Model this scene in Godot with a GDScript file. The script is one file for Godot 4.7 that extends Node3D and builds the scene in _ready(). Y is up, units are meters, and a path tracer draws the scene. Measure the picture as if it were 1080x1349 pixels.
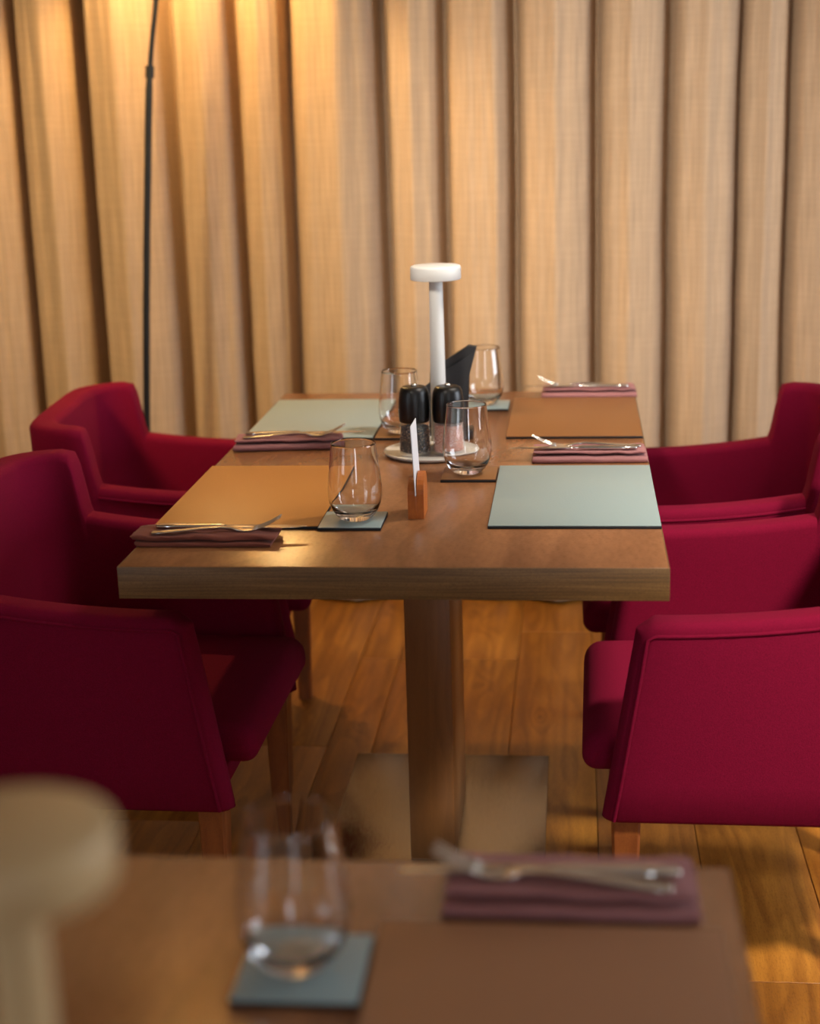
extends Node3D

# ---------------------------------------------------------------- helpers
# A Geo collects triangles with uv and smooth groups; commit() turns outward faces clockwise.
class Geo:
	var v := PackedVector3Array()
	var uv := PackedVector2Array()
	var sg := PackedInt32Array()
	func tri(a: Vector3, b: Vector3, c: Vector3, ua: Vector2, ub: Vector2, uc: Vector2, g := 0) -> void:
		v.append(a); v.append(b); v.append(c)
		uv.append(ua); uv.append(ub); uv.append(uc)
		sg.append(g)
	func quad(a: Vector3, b: Vector3, c: Vector3, d: Vector3, ua: Vector2, ub: Vector2, uc: Vector2, ud: Vector2, g := 0) -> void:
		tri(a, b, c, ua, ub, uc, g)
		tri(a, c, d, ua, uc, ud, g)
	func commit(closed := true) -> ArrayMesh:
		var vol := 0.0
		if closed:
			for i in range(0, v.size(), 3):
				vol += v[i].dot(v[i + 1].cross(v[i + 2]))
		var flip := vol > 0.0
		var st := SurfaceTool.new()
		st.begin(Mesh.PRIMITIVE_TRIANGLES)
		for i in range(0, v.size(), 3):
			st.set_smooth_group(sg[i / 3])
			for k in ([0, 2, 1] if flip else [0, 1, 2]):
				st.set_uv(uv[i + k])
				st.add_vertex(v[i + k])
		st.generate_normals()
		st.index()
		return st.commit()

func flat_uv(p: Vector3, axis: int) -> Vector2:
	if axis == 0:
		return Vector2(p.z, p.y)
	if axis == 1:
		return Vector2(p.x, p.z)
	return Vector2(p.x, p.y)

# box with rounded edges, centred on c; crowned swells it like a seat cushion; uv in metres
func rbox(g: Geo, c: Vector3, size: Vector3, r: float, steps := 2, spans := 1, crowned := false) -> void:
	var h := size * 0.5
	r = minf(r, minf(h.x, minf(h.y, h.z)) * 0.98)
	var lines := []
	for a in 3:
		var l := []
		for k in steps:
			l.append(-h[a] + r * float(k) / steps)
		for k in spans + 1:
			l.append(lerpf(-h[a] + r, h[a] - r, float(k) / spans))
		for k in steps:
			l.append(h[a] - r + r * float(k + 1) / steps)
		lines.append(l)
	for axis in 3:
		var b := (axis + 1) % 3
		var d := (axis + 2) % 3
		for s in [-1.0, 1.0]:
			for i in lines[b].size() - 1:
				for j in lines[d].size() - 1:
					var q := []
					var t := []
					for ij in [[i, j], [i + 1, j], [i + 1, j + 1], [i, j + 1]]:
						var p := Vector3.ZERO
						p[axis] = s * h[axis]
						p[b] = lines[b][ij[0]]
						p[d] = lines[d][ij[1]]
						var inner := p.clamp(-(h - Vector3.ONE * r), h - Vector3.ONE * r)
						p = c + inner + (p - inner).normalized() * r
						t.append(flat_uv(p, axis))
						q.append(crown(p) if crowned else p)
					if s > 0:
						g.quad(q[0], q[3], q[2], q[1], t[0], t[3], t[2], t[1])
					else:
						g.quad(q[0], q[1], q[2], q[3], t[0], t[1], t[2], t[3])

# surface of revolution; each polyline of (radius, height) points is a smooth band of its own
func lathe(g: Geo, bands: Array, segs: int, at := Vector3.ZERO) -> void:
	var gi := 1
	var run := 0.0
	for band in bands:
		for i in band.size() - 1:
			var p: Vector2 = band[i]
			var q: Vector2 = band[i + 1]
			var l := run + p.distance_to(q)
			for s in segs:
				var a0 := TAU * s / segs
				var a1 := TAU * (s + 1) / segs
				var d0 := Vector3(cos(a0), 0, sin(a0))
				var d1 := Vector3(cos(a1), 0, sin(a1))
				var A := at + d0 * p.x + Vector3.UP * p.y
				var B := at + d1 * p.x + Vector3.UP * p.y
				var C := at + d1 * q.x + Vector3.UP * q.y
				var D := at + d0 * q.x + Vector3.UP * q.y
				var u0 := float(s) / segs
				var u1 := float(s + 1) / segs
				if p.x > 1e-6:
					g.tri(A, C, B, Vector2(u0, run), Vector2(u1, l), Vector2(u1, run), gi)
				if q.x > 1e-6:
					g.tri(A, D, C, Vector2(u0, run), Vector2(u0, l), Vector2(u1, l), gi)
			run = l
		gi += 1

# tube along a path with a radius for every point
func tube(g: Geo, path: Array, radii: Array, segs := 8, caps := true) -> void:
	var rings := []
	var n := path.size()
	var up := Vector3.UP
	for i in n:
		var t: Vector3 = (path[mini(i + 1, n - 1)] - path[maxi(i - 1, 0)]).normalized()
		if absf(t.dot(up)) > 0.95:
			up = Vector3.RIGHT if absf(t.x) < 0.7 else Vector3.BACK
		var a := t.cross(up).normalized()
		var b := a.cross(t).normalized()
		up = b
		var r: float = radii[i] if i < radii.size() else radii[radii.size() - 1]
		var ring := []
		for k in segs:
			var w := TAU * k / segs
			ring.append(path[i] + (a * cos(w) + b * sin(w)) * r)
		rings.append(ring)
	skin(g, rings, caps)

# skin over closed rings of equal size
func skin(g: Geo, rings: Array, caps := true, sgroup := 1, cap_group := 2) -> void:
	var m: int = rings[0].size()
	for i in rings.size() - 1:
		for k in m:
			var k1 := (k + 1) % m
			g.quad(rings[i][k], rings[i + 1][k], rings[i + 1][k1], rings[i][k1], Vector2(float(k) / m, i), Vector2(float(k) / m, i + 1), Vector2(float(k + 1) / m, i + 1), Vector2(float(k + 1) / m, i), sgroup)
	if caps:
		for e in [0, rings.size() - 1]:
			var c := Vector3.ZERO
			for p in rings[e]:
				c += p
			c /= m
			for k in m:
				var p0: Vector3 = rings[e][k]
				var p1: Vector3 = rings[e][(k + 1) % m]
				if e == 0:
					g.tri(c, p0, p1, Vector2.ZERO, Vector2.ZERO, Vector2.ZERO, cap_group)
				else:
					g.tri(c, p1, p0, Vector2.ZERO, Vector2.ZERO, Vector2.ZERO, cap_group + 1)

# flattened rounded strip along x: stations [x, y, z, half width, half thickness]
func ribbon(g: Geo, stations: Array) -> void:
	var rings := []
	for s in stations:
		var ring := []
		for k in 12:
			var w := TAU * k / 12
			var cz: float = signf(cos(w)) * pow(absf(cos(w)), 0.6)
			var cy: float = signf(sin(w)) * pow(absf(sin(w)), 0.6)
			ring.append(Vector3(s[0], s[1] + cy * s[4], s[2] + cz * s[3]))
		rings.append(ring)
	skin(g, rings, true, 1, 1)

# outline in (x, y) given an extent along z, straight sides
func prism(g: Geo, outline: PackedVector2Array, z0: float, z1: float, grp := 0) -> void:
	var idx := Geometry2D.triangulate_polygon(outline)
	var n := outline.size()
	var ccw := not Geometry2D.is_polygon_clockwise(outline)
	for i in range(0, idx.size(), 3):
		var a := outline[idx[i]]
		var b := outline[idx[i + 1]]
		var c := outline[idx[i + 2]]
		var turn := (b - a).cross(c - a)
		var A := Vector3(a.x, a.y, z1)
		var B := Vector3(b.x, b.y, z1)
		var C := Vector3(c.x, c.y, z1)
		var D := Vector3(a.x, a.y, z0)
		var E := Vector3(b.x, b.y, z0)
		var F := Vector3(c.x, c.y, z0)
		if turn > 0:
			g.tri(A, C, B, a, c, b, 20)
			g.tri(D, E, F, a, b, c, 21)
		else:
			g.tri(A, B, C, a, b, c, 20)
			g.tri(D, F, E, a, c, b, 21)
	for i in n:
		var p := outline[i]
		var q := outline[(i + 1) % n]
		var P := Vector3(p.x, p.y, z1)
		var Q := Vector3(q.x, q.y, z1)
		var R := Vector3(q.x, q.y, z0)
		var S := Vector3(p.x, p.y, z0)
		var e := -1 if grp == 0 else grp
		if ccw:
			g.quad(P, Q, R, S, Vector2(z1, p.y), Vector2(z1, q.y), Vector2(z0, q.y), Vector2(z0, p.y), e)
		else:
			g.quad(P, S, R, Q, Vector2(z1, p.y), Vector2(z0, p.y), Vector2(z0, q.y), Vector2(z1, q.y), e)

var taken := {}
func numbered(called: String) -> String:
	if not taken.has(called):
		taken[called] = 0
		return called
	taken[called] += 1
	return "%s_%03d" % [called, taken[called]]

func part(called: String, mesh: Mesh, mat: Material, parent: Node) -> MeshInstance3D:
	var o := MeshInstance3D.new()
	o.name = called
	o.mesh = mesh
	o.material_override = mat
	o.cast_shadow = GeometryInstance3D.SHADOW_CASTING_SETTING_ON
	parent.add_child(o, true)
	return o

func tag(o: Node, label: String, category: String, group := "") -> void:
	o.set_meta("label", label)
	o.set_meta("category", category)
	if group:
		o.set_meta("group", group)

func thing(called: String, label: String, category: String, at := Vector3.ZERO, turn := 0.0, group := "") -> Node3D:
	var o := Node3D.new()
	o.name = numbered(called)
	add_child(o)
	o.position = at
	o.rotation.y = turn
	tag(o, label, category, group)
	return o

func solo(called: String, mesh: Mesh, mat: Material, label: String, category: String, at := Vector3.ZERO, turn := 0.0, group := "") -> MeshInstance3D:
	var o := part(numbered(called), mesh, mat, self)
	o.position = at
	o.rotation.y = turn
	tag(o, label, category, group)
	return o

func struct(called: String, mesh: Mesh, mat: Material) -> MeshInstance3D:
	var o := part(called, mesh, mat, self)
	o.set_meta("kind", "structure")
	return o

func copy(src: Node3D, called: String, label: String, at: Vector3, turn := 0.0) -> Node3D:
	var o: Node3D = src.duplicate()
	o.name = numbered(called)
	add_child(o)
	o.position = at
	o.rotation.y = turn
	o.set_meta("label", label)
	return o

# ---------------------------------------------------------------- materials
func mat(c: Color, rough: float, metal := 0.0) -> StandardMaterial3D:
	var m := StandardMaterial3D.new()
	m.albedo_color = c
	m.roughness = rough
	m.metallic = metal
	return m

func bump(m: StandardMaterial3D, tex: Texture2D, cm: float) -> void:
	m.heightmap_enabled = true
	m.heightmap_texture = tex
	m.heightmap_scale = cm

# wood grain running along v; seamless in v
func wood(w: int, h: int, sd: int, dark: Color, light: Color, lines: float, wobble: float, knots: float, fleck: float) -> ImageTexture:
	var n := FastNoiseLite.new()
	n.seed = sd
	n.noise_type = FastNoiseLite.TYPE_SIMPLEX
	n.frequency = 1.0
	n.fractal_type = FastNoiseLite.FRACTAL_NONE
	var rng := RandomNumberGenerator.new()
	rng.seed = sd
	var eyes := []
	for k in int(knots):
		eyes.append(Vector3(rng.randf_range(0.15, 0.85), rng.randf(), rng.randf_range(0.02, 0.045)))
	var data := PackedByteArray()
	data.resize(w * h * 3)
	var at := 0
	for j in h:
		var v := float(j) / h
		var cv := cos(TAU * v)
		var sv := sin(TAU * v)
		for i in w:
			var u := float(i) / w
			var low := n.get_noise_3d(u * 2.2, cv * 0.3, sv * 0.3 + 7.0)
			var mid := n.get_noise_3d(u * 9.0 + 40.0, cv * 0.4, sv * 0.4)
			var ring := u * lines + low * wobble
			var kn := 0.0
			for e in eyes:
				var dv := absf(v - e.y)
				dv = minf(dv, 1.0 - dv) * 2.6
				var d := Vector2(u - e.x, dv).length()
				ring += 0.9 * wobble * exp(-d * d * 90.0)
				kn = maxf(kn, smoothstep(e.z, e.z * 0.35, d))
			var f := ring - floorf(ring)
			var band := smoothstep(0.0, 0.75, f) * smoothstep(1.0, 0.86, f)
			var fine := n.get_noise_3d(u * 70.0, cv * 5.0 + 3.0, sv * 5.0)
			var pore := n.get_noise_3d(u * 150.0, cv * 22.0, sv * 22.0 + 9.0)
			var t := 0.42 + 0.28 * band + 0.26 * mid + 0.12 * fine
			t -= fleck * smoothstep(0.35, 0.75, pore)
			t = clampf(t * (1.0 - 0.75 * kn), 0.0, 1.0)
			var c := dark.lerp(light, t)
			data[at] = int(clampf(c.r, 0, 1) * 255)
			data[at + 1] = int(clampf(c.g, 0, 1) * 255)
			data[at + 2] = int(clampf(c.b, 0, 1) * 255)
			at += 3
	return ImageTexture.create_from_image(Image.create_from_data(w, h, false, Image.FORMAT_RGB8, data))

# woven cloth: threads both ways with slubs, around white so that it multiplies a colour
func weave(sd: int, threads: float, slub: float, amp: float) -> ImageTexture:
	var n := FastNoiseLite.new()
	n.seed = sd
	n.frequency = 1.0
	n.fractal_type = FastNoiseLite.FRACTAL_NONE
	var s := 384
	var data := PackedByteArray()
	data.resize(s * s * 3)
	var at := 0
	for j in s:
		var v := float(j) / s
		for i in s:
			var u := float(i) / s
			var a := n.get_noise_3d(u * threads, cos(TAU * v) * slub, sin(TAU * v) * slub)
			var b := n.get_noise_3d(v * threads, cos(TAU * u) * slub + 30.0, sin(TAU * u) * slub)
			var c := int(clampf((1.0 - amp + amp * 0.75 * a + amp * 0.25 * b), 0, 1) * 255)
			data[at] = c
			data[at + 1] = c
			data[at + 2] = c
			at += 3
	return ImageTexture.create_from_image(Image.create_from_data(s, s, false, Image.FORMAT_RGB8, data))

func noise_tex(sd: int, freq: float, octaves: int, size := 256) -> ImageTexture:
	var n := FastNoiseLite.new()
	n.seed = sd
	n.frequency = freq
	n.fractal_octaves = octaves
	return ImageTexture.create_from_image(n.get_seamless_image(size, size))

var M := {}
func make_materials() -> void:
	var cloth_weave := weave(3, 70.0, 0.25, 0.10)
	var seat_weave := weave(9, 110.0, 14.0, 0.16)

	var m := mat(Color.WHITE, 0.23)
	m.albedo_texture = wood(320, 768, 11, Color(0.49, 0.32, 0.20), Color(0.63, 0.43, 0.28), 9.0, 1.6, 0, 0.25)
	m.uv1_scale = Vector3(1.25, 0.72, 1)
	m.uv1_offset = Vector3(0.5, 0, 0)
	M.table_top = m
	m = mat(Color.WHITE, 0.5)
	m.albedo_texture = wood(192, 768, 23, Color(0.34, 0.24, 0.12), Color(0.54, 0.40, 0.225), 15.0, 0.7, 0, 0.9)
	m.uv1_scale = Vector3(16.0, 2.2, 1)
	M.table_edge = m
	m = mat(Color.WHITE, 0.35)
	m.albedo_texture = wood(192, 512, 31, Color(0.47, 0.31, 0.165), Color(0.56, 0.38, 0.21), 4.0, 1.0, 0, 0.2)
	m.uv1_scale = Vector3(6.0, 1.2, 1)
	M.post = m
	m = mat(Color.WHITE, 0.45)
	m.albedo_texture = wood(128, 512, 37, Color(0.48, 0.25, 0.10), Color(0.64, 0.37, 0.165), 3.0, 0.8, 0, 0.2)
	m.uv1_scale = Vector3(9.0, 2.2, 1)
	M.leg = m
	M.steel = mat(Color(0.60, 0.57, 0.52), 0.16, 1.0)
	bump(M.steel, noise_tex(8, 0.08, 3), 0.01)
	M.steel.uv1_scale = Vector3(40, 1.0, 1)

	var planks := []
	for k in 4:
		m = mat(Color.WHITE, 0.42)
		m.albedo_texture = wood(192, 1024, 50 + k, [Color(0.50, 0.295, 0.09), Color(0.465, 0.27, 0.08), Color(0.52, 0.31, 0.095), Color(0.48, 0.28, 0.085)][k], [Color(0.73, 0.485, 0.175), Color(0.70, 0.455, 0.16), Color(0.76, 0.515, 0.19), Color(0.71, 0.47, 0.165)][k], 3.0, 1.5, 3, 0.3)
		bump(m, m.albedo_texture, 0.05)
		planks.append(m)
	M.planks = planks
	M.gap = mat(Color(0.10, 0.06, 0.03), 0.9)

	m = mat(Color(0.555, 0.055, 0.215), 0.95)
	m.metallic_specular = 0.25
	m.albedo_texture = seat_weave
	m.uv1_triplanar = true
	m.uv1_scale = Vector3(7, 7, 7)
	m.rim_enabled = true
	m.rim = 0.15
	m.rim_tint = 1.0
	bump(m, seat_weave, 0.06)
	M.crimson = m

	m = mat(Color(0.78, 0.668, 0.55), 0.95)
	m.albedo_texture = cloth_weave
	m.uv1_scale = Vector3(3.2, 3.2, 1)
	m.backlight_enabled = true
	m.backlight = Color(0.10, 0.07, 0.04)
	M.curtain = m

	var hide := noise_tex(14, 0.09, 4)
	M.sage = mat(Color(0.575, 0.65, 0.65), 0.42)
	M.mustard = mat(Color(0.70, 0.45, 0.17), 0.42)
	M.tan = mat(Color(0.535, 0.35, 0.18), 0.42)
	M.brown = mat(Color(0.62, 0.44, 0.31), 0.5)
	for k in ["sage", "mustard", "tan", "brown"]:
		bump(M[k], hide, 0.02)
		M[k].uv1_scale = Vector3(9, 9, 1)
	M.backing = mat(Color(0.055, 0.06, 0.075), 0.6)

	m = StandardMaterial3D.new()
	m.albedo_color = Color(1, 1, 1, 0.0)
	m.transparency = BaseMaterial3D.TRANSPARENCY_ALPHA
	m.refraction_enabled = true
	m.refraction_scale = 0.05
	m.roughness = 0.0
	M.glass = m
	m = StandardMaterial3D.new()
	m.albedo_color = Color(0.95, 0.97, 0.97, 0.06)
	m.transparency = BaseMaterial3D.TRANSPARENCY_ALPHA
	m.roughness = 0.03
	M.pane = m
	M.silver = mat(Color(0.83, 0.82, 0.80), 0.16, 1.0)
	M.black_cap = mat(Color(0.035, 0.035, 0.04), 0.36)
	M.pepper = mat(Color.WHITE, 0.8)
	M.pepper.vertex_color_use_as_albedo = true
	M.pepper_core = mat(Color(0.11, 0.075, 0.05), 0.9)
	M.salt_core = mat(Color(0.86, 0.64, 0.57), 0.85)
	M.white = mat(Color(0.85, 0.85, 0.84), 0.42)
	M.cream = mat(Color(0.77, 0.66, 0.48), 0.5)
	M.ceramic = mat(Color(0.86, 0.84, 0.80), 0.35)
	M.diffuser = mat(Color(0.82, 0.80, 0.74), 0.6)
	m = mat(Color(0.14, 0.143, 0.16), 0.7)
	bump(m, seat_weave, 0.03)
	m.uv1_triplanar = true
	m.uv1_scale = Vector3(12, 12, 12)
	M.black_cloth = m
	m = mat(Color.WHITE, 0.4)
	m.albedo_texture = wood(96, 256, 71, Color(0.64, 0.33, 0.11), Color(0.74, 0.41, 0.15), 4.0, 1.2, 0, 0.1)
	m.uv1_scale = Vector3(14, 14, 1)
	M.holder = m
	M.paper = mat(Color(0.88, 0.87, 0.88), 0.6)
	for k in [["pink_cloth", Color(0.74, 0.50, 0.50)], ["maroon_cloth", Color(0.56, 0.29, 0.22)]]:
		m = mat(k[1], 0.9)
		m.albedo_texture = seat_weave
		m.uv1_triplanar = true
		m.uv1_scale = Vector3(14, 14, 14)
		m.rim_enabled = true
		m.rim = 0.2
		M[k[0]] = m
	M.black_metal = mat(Color(0.03, 0.03, 0.03), 0.45)
	m = mat(Color(0.86, 0.78, 0.62), 0.9)
	m.backlight_enabled = true
	m.backlight = Color(0.5, 0.4, 0.25)
	M.shade = m
	M.wall = mat(Color(0.74, 0.68, 0.60), 0.9)
	M.ceiling = mat(Color(0.84, 0.81, 0.76), 0.95)
	M.frame = mat(Color(0.30, 0.22, 0.15), 0.5)

# ---------------------------------------------------------------- builders
func spot_fixture(called: String, label: String, at: Vector3, to: Vector3, energy: float, cone: float, soft: float, col: Color) -> void:
	var t := thing(called, label, "spotlight", at, 0.0, "ceiling spotlights")
	var head := Node3D.new()
	var dir := (to - at).normalized()
	var drop := Vector3(0, -0.16, 0)
	var g := Geo.new()
	lathe(g, [[Vector2(0, 0), Vector2(0.05, 0), Vector2(0.05, -0.02), Vector2(0, -0.02)]], 24)
	tube(g, [Vector3(0, -0.02, 0), drop], [0.009, 0.009], 10)
	part("ceiling_mount", g.commit(), M.black_metal, t)
	var b := Basis.looking_at(dir, Vector3.UP if absf(dir.y) < 0.95 else Vector3.RIGHT)
	g = Geo.new()
	lathe(g, [[Vector2(0, 0.10), Vector2(0.07, 0.10), Vector2(0.08, 0.085), Vector2(0.08, -0.085)], [Vector2(0.08, -0.085), Vector2(0.074, -0.085)], [Vector2(0.074, -0.085), Vector2(0.07, -0.05), Vector2(0, -0.05)]], 28)
	var turn := Transform3D(Basis(b.x, -b.z, b.y) * Basis(Vector3.RIGHT, PI), drop)
	var o := part("housing", g.commit(), M.black_metal, t)
	o.transform = Transform3D(Basis(b.x, -b.z, b.y), drop)
	if (o.transform.basis * Vector3(0, -1, 0)).dot(dir) < 0:
		o.transform = turn
	var em := mat(Color(1, 1, 1), 0.5)
	em.emission_enabled = true
	em.emission = col
	em.emission_energy_multiplier = 6.0
	g = Geo.new()
	lathe(g, [[Vector2(0, -0.049), Vector2(0.066, -0.049)], [Vector2(0.066, -0.049), Vector2(0.066, -0.046), Vector2(0, -0.046)]], 24)
	part("lens", g.commit(), em, o)
	var l := SpotLight3D.new()
	l.name = "beam"
	l.light_energy = energy
	l.light_color = col
	l.spot_angle = cone
	l.spot_angle_attenuation = 1.0
	l.spot_range = 12.0
	l.spot_attenuation = 2.0
	l.light_size = soft
	l.shadow_enabled = true
	t.add_child(l)
	l.transform = Transform3D(b, drop + dir * 0.12)

# the tub armchair faces +x, origin on the floor in the middle
const SEAT_LOW := 0.315
func chair_at(st: Array, f: float) -> Vector3:
	# st: [plan point, outward normal, top height, front slant, lean, half thickness]; f 0..1 height
	var y: float = lerpf(SEAT_LOW, st[2], f)
	var p: Vector2 = st[0]
	var x: float = p.x - st[3] * (y - SEAT_LOW) / 0.32 - st[4] * maxf(0.0, y - 0.40)
	return Vector3(x, y, p.y)

func crown(p: Vector3) -> Vector3:
	var k := clampf((p.y - SEAT_LOW) / 0.12, 0.0, 1.0)
	var a := clampf(1.0 - pow(absf((p.x - 0.03) / 0.22), 3.0), 0.0, 1.0)
	var b := clampf(1.0 - pow(absf(p.z / 0.235), 3.0), 0.0, 1.0)
	return p + Vector3(0.006 * sin(PI * k) * (1.0 if p.x > 0.1 else 0.0), 0.018 * k * a * b, 0)

func make_chair(label: String, at: Vector3, turn: float) -> Node3D:
	var t := thing("armchair", label, "armchair", at, turn, "crimson armchairs round the main table")
	var ht := 0.030
	var zc := 0.26
	var sts := []
	# front rounding of one arm, then along the arm to the back, round the corner, half of the back
	for k in 4:
		var a := PI * 0.5 * (1.0 - k / 4.0)
		sts.append([Vector2(0.193 + 0.026 * sin(a), zc), Vector2(0, 1), 0.636 - 0.012 * sin(a), 0.052, 0.0, maxf(0.002, ht * cos(a))])
	for k in 9:
		var u := k / 8.0
		sts.append([Vector2(lerpf(0.193, -0.150, u), zc), Vector2(0, 1), 0.638 + 0.024 * u * u, 0.052 * (1.0 - u), 0.04 * u, ht])
	var arm_end: int = sts.size() - 1
	for k in 4:
		var u := (k + 1) / 4.0
		sts.append([Vector2(-0.150 - 0.016 * u, zc), Vector2(0, 1), lerpf(0.662, 0.778, smoothstep(0.0, 1.0, u)), 0.0, 0.04 + 0.02 * u, ht])
	for k in 8:
		var a := PI * 0.5 * (k + 1) / 8.0
		sts.append([Vector2(-0.166 - 0.10 * sin(a), zc - 0.10 + 0.10 * cos(a)), Vector2(-sin(a), cos(a)), 0.783, 0.0, 0.06, ht])
	for k in 4:
		sts.append([Vector2(-0.266, (zc - 0.10) * (1.0 - (k + 1) / 4.0)), Vector2(-1, 0), 0.785, 0.0, 0.06, ht])
	var half: int = sts.size()
	for k in range(half - 2, -1, -1):
		var s: Array = sts[k].duplicate()
		s[0] = Vector2(s[0].x, -s[0].y)
		s[1] = Vector2(s[1].x, -s[1].y)
		sts.append(s)
	var rings := []
	for s in sts:
		var ring := []
		var nrm := Vector3(s[1].x, 0, s[1].y)
		var hh: float = s[5]
		var rr: float = minf(0.016, hh)
		for f in [0.0, 0.02, 0.2, 0.4, 0.6, 0.8]:
			var puff: float = 0.004 * sin(PI * f)
			ring.append(chair_at(s, f) + nrm * (hh + puff - (0.006 if f == 0.0 else 0.0)))
		var top := chair_at(s, 1.0)
		for k in 5:
			var a := PI * 0.5 * k / 4.0
			ring.append(top + nrm * (hh - rr + rr * cos(a)) + Vector3.UP * (rr * sin(a) - rr))
		for k in 5:
			var a := PI * 0.5 * (1.0 - k / 4.0)
			ring.append(top - nrm * (hh - rr + rr * cos(a)) + Vector3.UP * (rr * sin(a) - rr))
		for f in [0.8, 0.6, 0.4, 0.2, 0.02, 0.0]:
			ring.append(chair_at(s, f) - nrm * (hh - (0.004 if f == 0.0 else 0.0)))
		rings.append(ring)
	var last: int = rings.size() - 1
	for cut in [["armrest", 0, arm_end], ["backrest", arm_end, last - arm_end], ["armrest", last - arm_end, last]]:
		var g := Geo.new()
		skin(g, rings.slice(cut[1], cut[2] + 1), true)
		var o := part(cut[0], g.commit(), M.crimson, t)
		if cut[0] == "armrest":
			# welt along the outer top edge and down the slanted front edge
			var side := 1.0 if cut[1] == 0 else -1.0
			var line := []
			for k in 9:
				var s: Array = sts[4 + 8 - k]
				var p: Vector3 = chair_at(s, 1.0)
				line.append(Vector3(p.x, p.y - 0.019, side * (zc + ht + 0.0005)))
			for k in 7:
				var f := 0.93 * (1.0 - k / 6.0)
				var p: Vector3 = chair_at(sts[4], f)
				line.append(Vector3(p.x + 0.008, p.y - 0.002 + (0.006 if k == 6 else 0.0), side * (zc + ht - 0.0005 + 0.003 * sin(PI * f))))
			var gp := Geo.new()
			tube(gp, line, [0.0030], 8)
			part("piping", gp.commit(), M.crimson, o)
	# seat cushion: crowned top, front edge proud of the arms
	var g2 := Geo.new()
	rbox(g2, Vector3(0.010, SEAT_LOW + 0.088, 0), Vector3(0.47, 0.066, 0.462), 0.026, 3, 10, true)
	part("seat", g2.commit(), M.crimson, t)
	g2 = Geo.new()
	rbox(g2, Vector3(-0.010, SEAT_LOW + 0.029, 0), Vector3(0.404, 0.052, 0.458), 0.006, 2)
	part("seat_frame", g2.commit(), M.crimson, t)
	for sx in [-1, 1]:
		for sz in [-1, 1]:
			var gl := Geo.new()
			var rings2 := []
			for k in 5:
				var u := k / 4.0
				var w := lerpf(0.0225, 0.015, u)
				var c := Vector3(0.182 if sx > 0 else -0.21 - 0.055 * u, SEAT_LOW + 0.002 - u * (SEAT_LOW + 0.002), sz * (0.252 if sx > 0 else 0.205))
				var r := []
				for q in [[1, 1, 0], [1, 1, 1], [-1, 1, 0], [-1, 1, 1], [-1, -1, 0], [-1, -1, 1], [1, -1, 0], [1, -1, 1]]:
					var bev := 0.004
					var first: bool = (q[2] == 0) == (q[0] == q[1])
					r.append(c + Vector3(q[0] * (w - (0.0 if first else bev)), 0, q[1] * (w - (bev if first else 0.0))))
				rings2.append(r)
			for i in 4:
				for k in 8:
					var k1 := (k + 1) % 8
					var u0 := 0.02 * k
					gl.quad(rings2[i][k], rings2[i + 1][k], rings2[i + 1][k1], rings2[i][k1], Vector2(u0, i * 0.08), Vector2(u0, i * 0.08 + 0.08), Vector2(u0 + 0.02, i * 0.08 + 0.08), Vector2(u0 + 0.02, i * 0.08), -1)
			for e in [0, 4]:
				for k in range(1, 7):
					var a: Vector3 = rings2[e][0]
					var b: Vector3 = rings2[e][k]
					var d: Vector3 = rings2[e][k + 1]
					if e == 0:
						gl.tri(a, b, d, Vector2.ZERO, Vector2.ZERO, Vector2.ZERO, -1)
					else:
						gl.tri(a, d, b, Vector2.ZERO, Vector2.ZERO, Vector2.ZERO, -1)
			part("leg", gl.commit(), M.leg, t)
	return t

func make_table(label: String, at: Vector3) -> Node3D:
	# origin under the middle of the top; 0.8 x 1.4 m, 0.75 high
	var t := thing("dining_table", label, "table", at)
	var g := Geo.new()
	rbox(g, Vector3(0, 0.7255, 0), Vector3(0.798, 0.049, 1.398), 0.0015, 1)
	var top := part("tabletop", g.commit(), M.table_top, t)
	for e in 4:
		g = Geo.new()
		var along := 0.8 if e < 2 else 1.4
		# grain runs along each strip: built along y, then laid down
		rbox(g, Vector3.ZERO, Vector3(0.0482, along, 0.0016), 0.0005, 1)
		var o := part("edge_band", g.commit(), M.table_edge, top)
		if e < 2:
			o.transform = Transform3D(Basis(Vector3(0, 1, 0), Vector3(1, 0, 0), Vector3(0, 0, -1)), Vector3(0, 0.7252, 0.6995 * (1 if e == 0 else -1)))
		else:
			o.transform = Transform3D(Basis(Vector3(0, 1, 0), Vector3(0, 0, 1), Vector3(1, 0, 0)), Vector3(0.3995 * (1 if e == 2 else -1), 0.7252, 0))
	g = Geo.new()
	rbox(g, Vector3(0, 0.3555, 0), Vector3(0.084, 0.691, 0.30), 0.002, 1)
	part("post", g.commit(), M.post, t)
	g = Geo.new()
	rbox(g, Vector3(0, 0.005, 0), Vector3(0.42, 0.010, 0.70), 0.0015, 1)
	part("base_plate", g.commit(), M.steel, t)
	return t

func make_mat(called: String, colour: Material, label: String, category: String, at: Vector3, size: Vector2, turn := 0.0) -> Node3D:
	var t := thing(called, label, category, at, turn)
	var g := Geo.new()
	rbox(g, Vector3(0, 0.0021, 0), Vector3(size.x, 0.0042, size.y), 0.0006, 1)
	part("backing", g.commit(), M.backing, t)
	g = Geo.new()
	rbox(g, Vector3(0, 0.0049, 0), Vector3(size.x - 0.001, 0.0014, size.y - 0.001), 0.0006, 2)
	part("face", g.commit(), colour, t)
	return t

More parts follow.
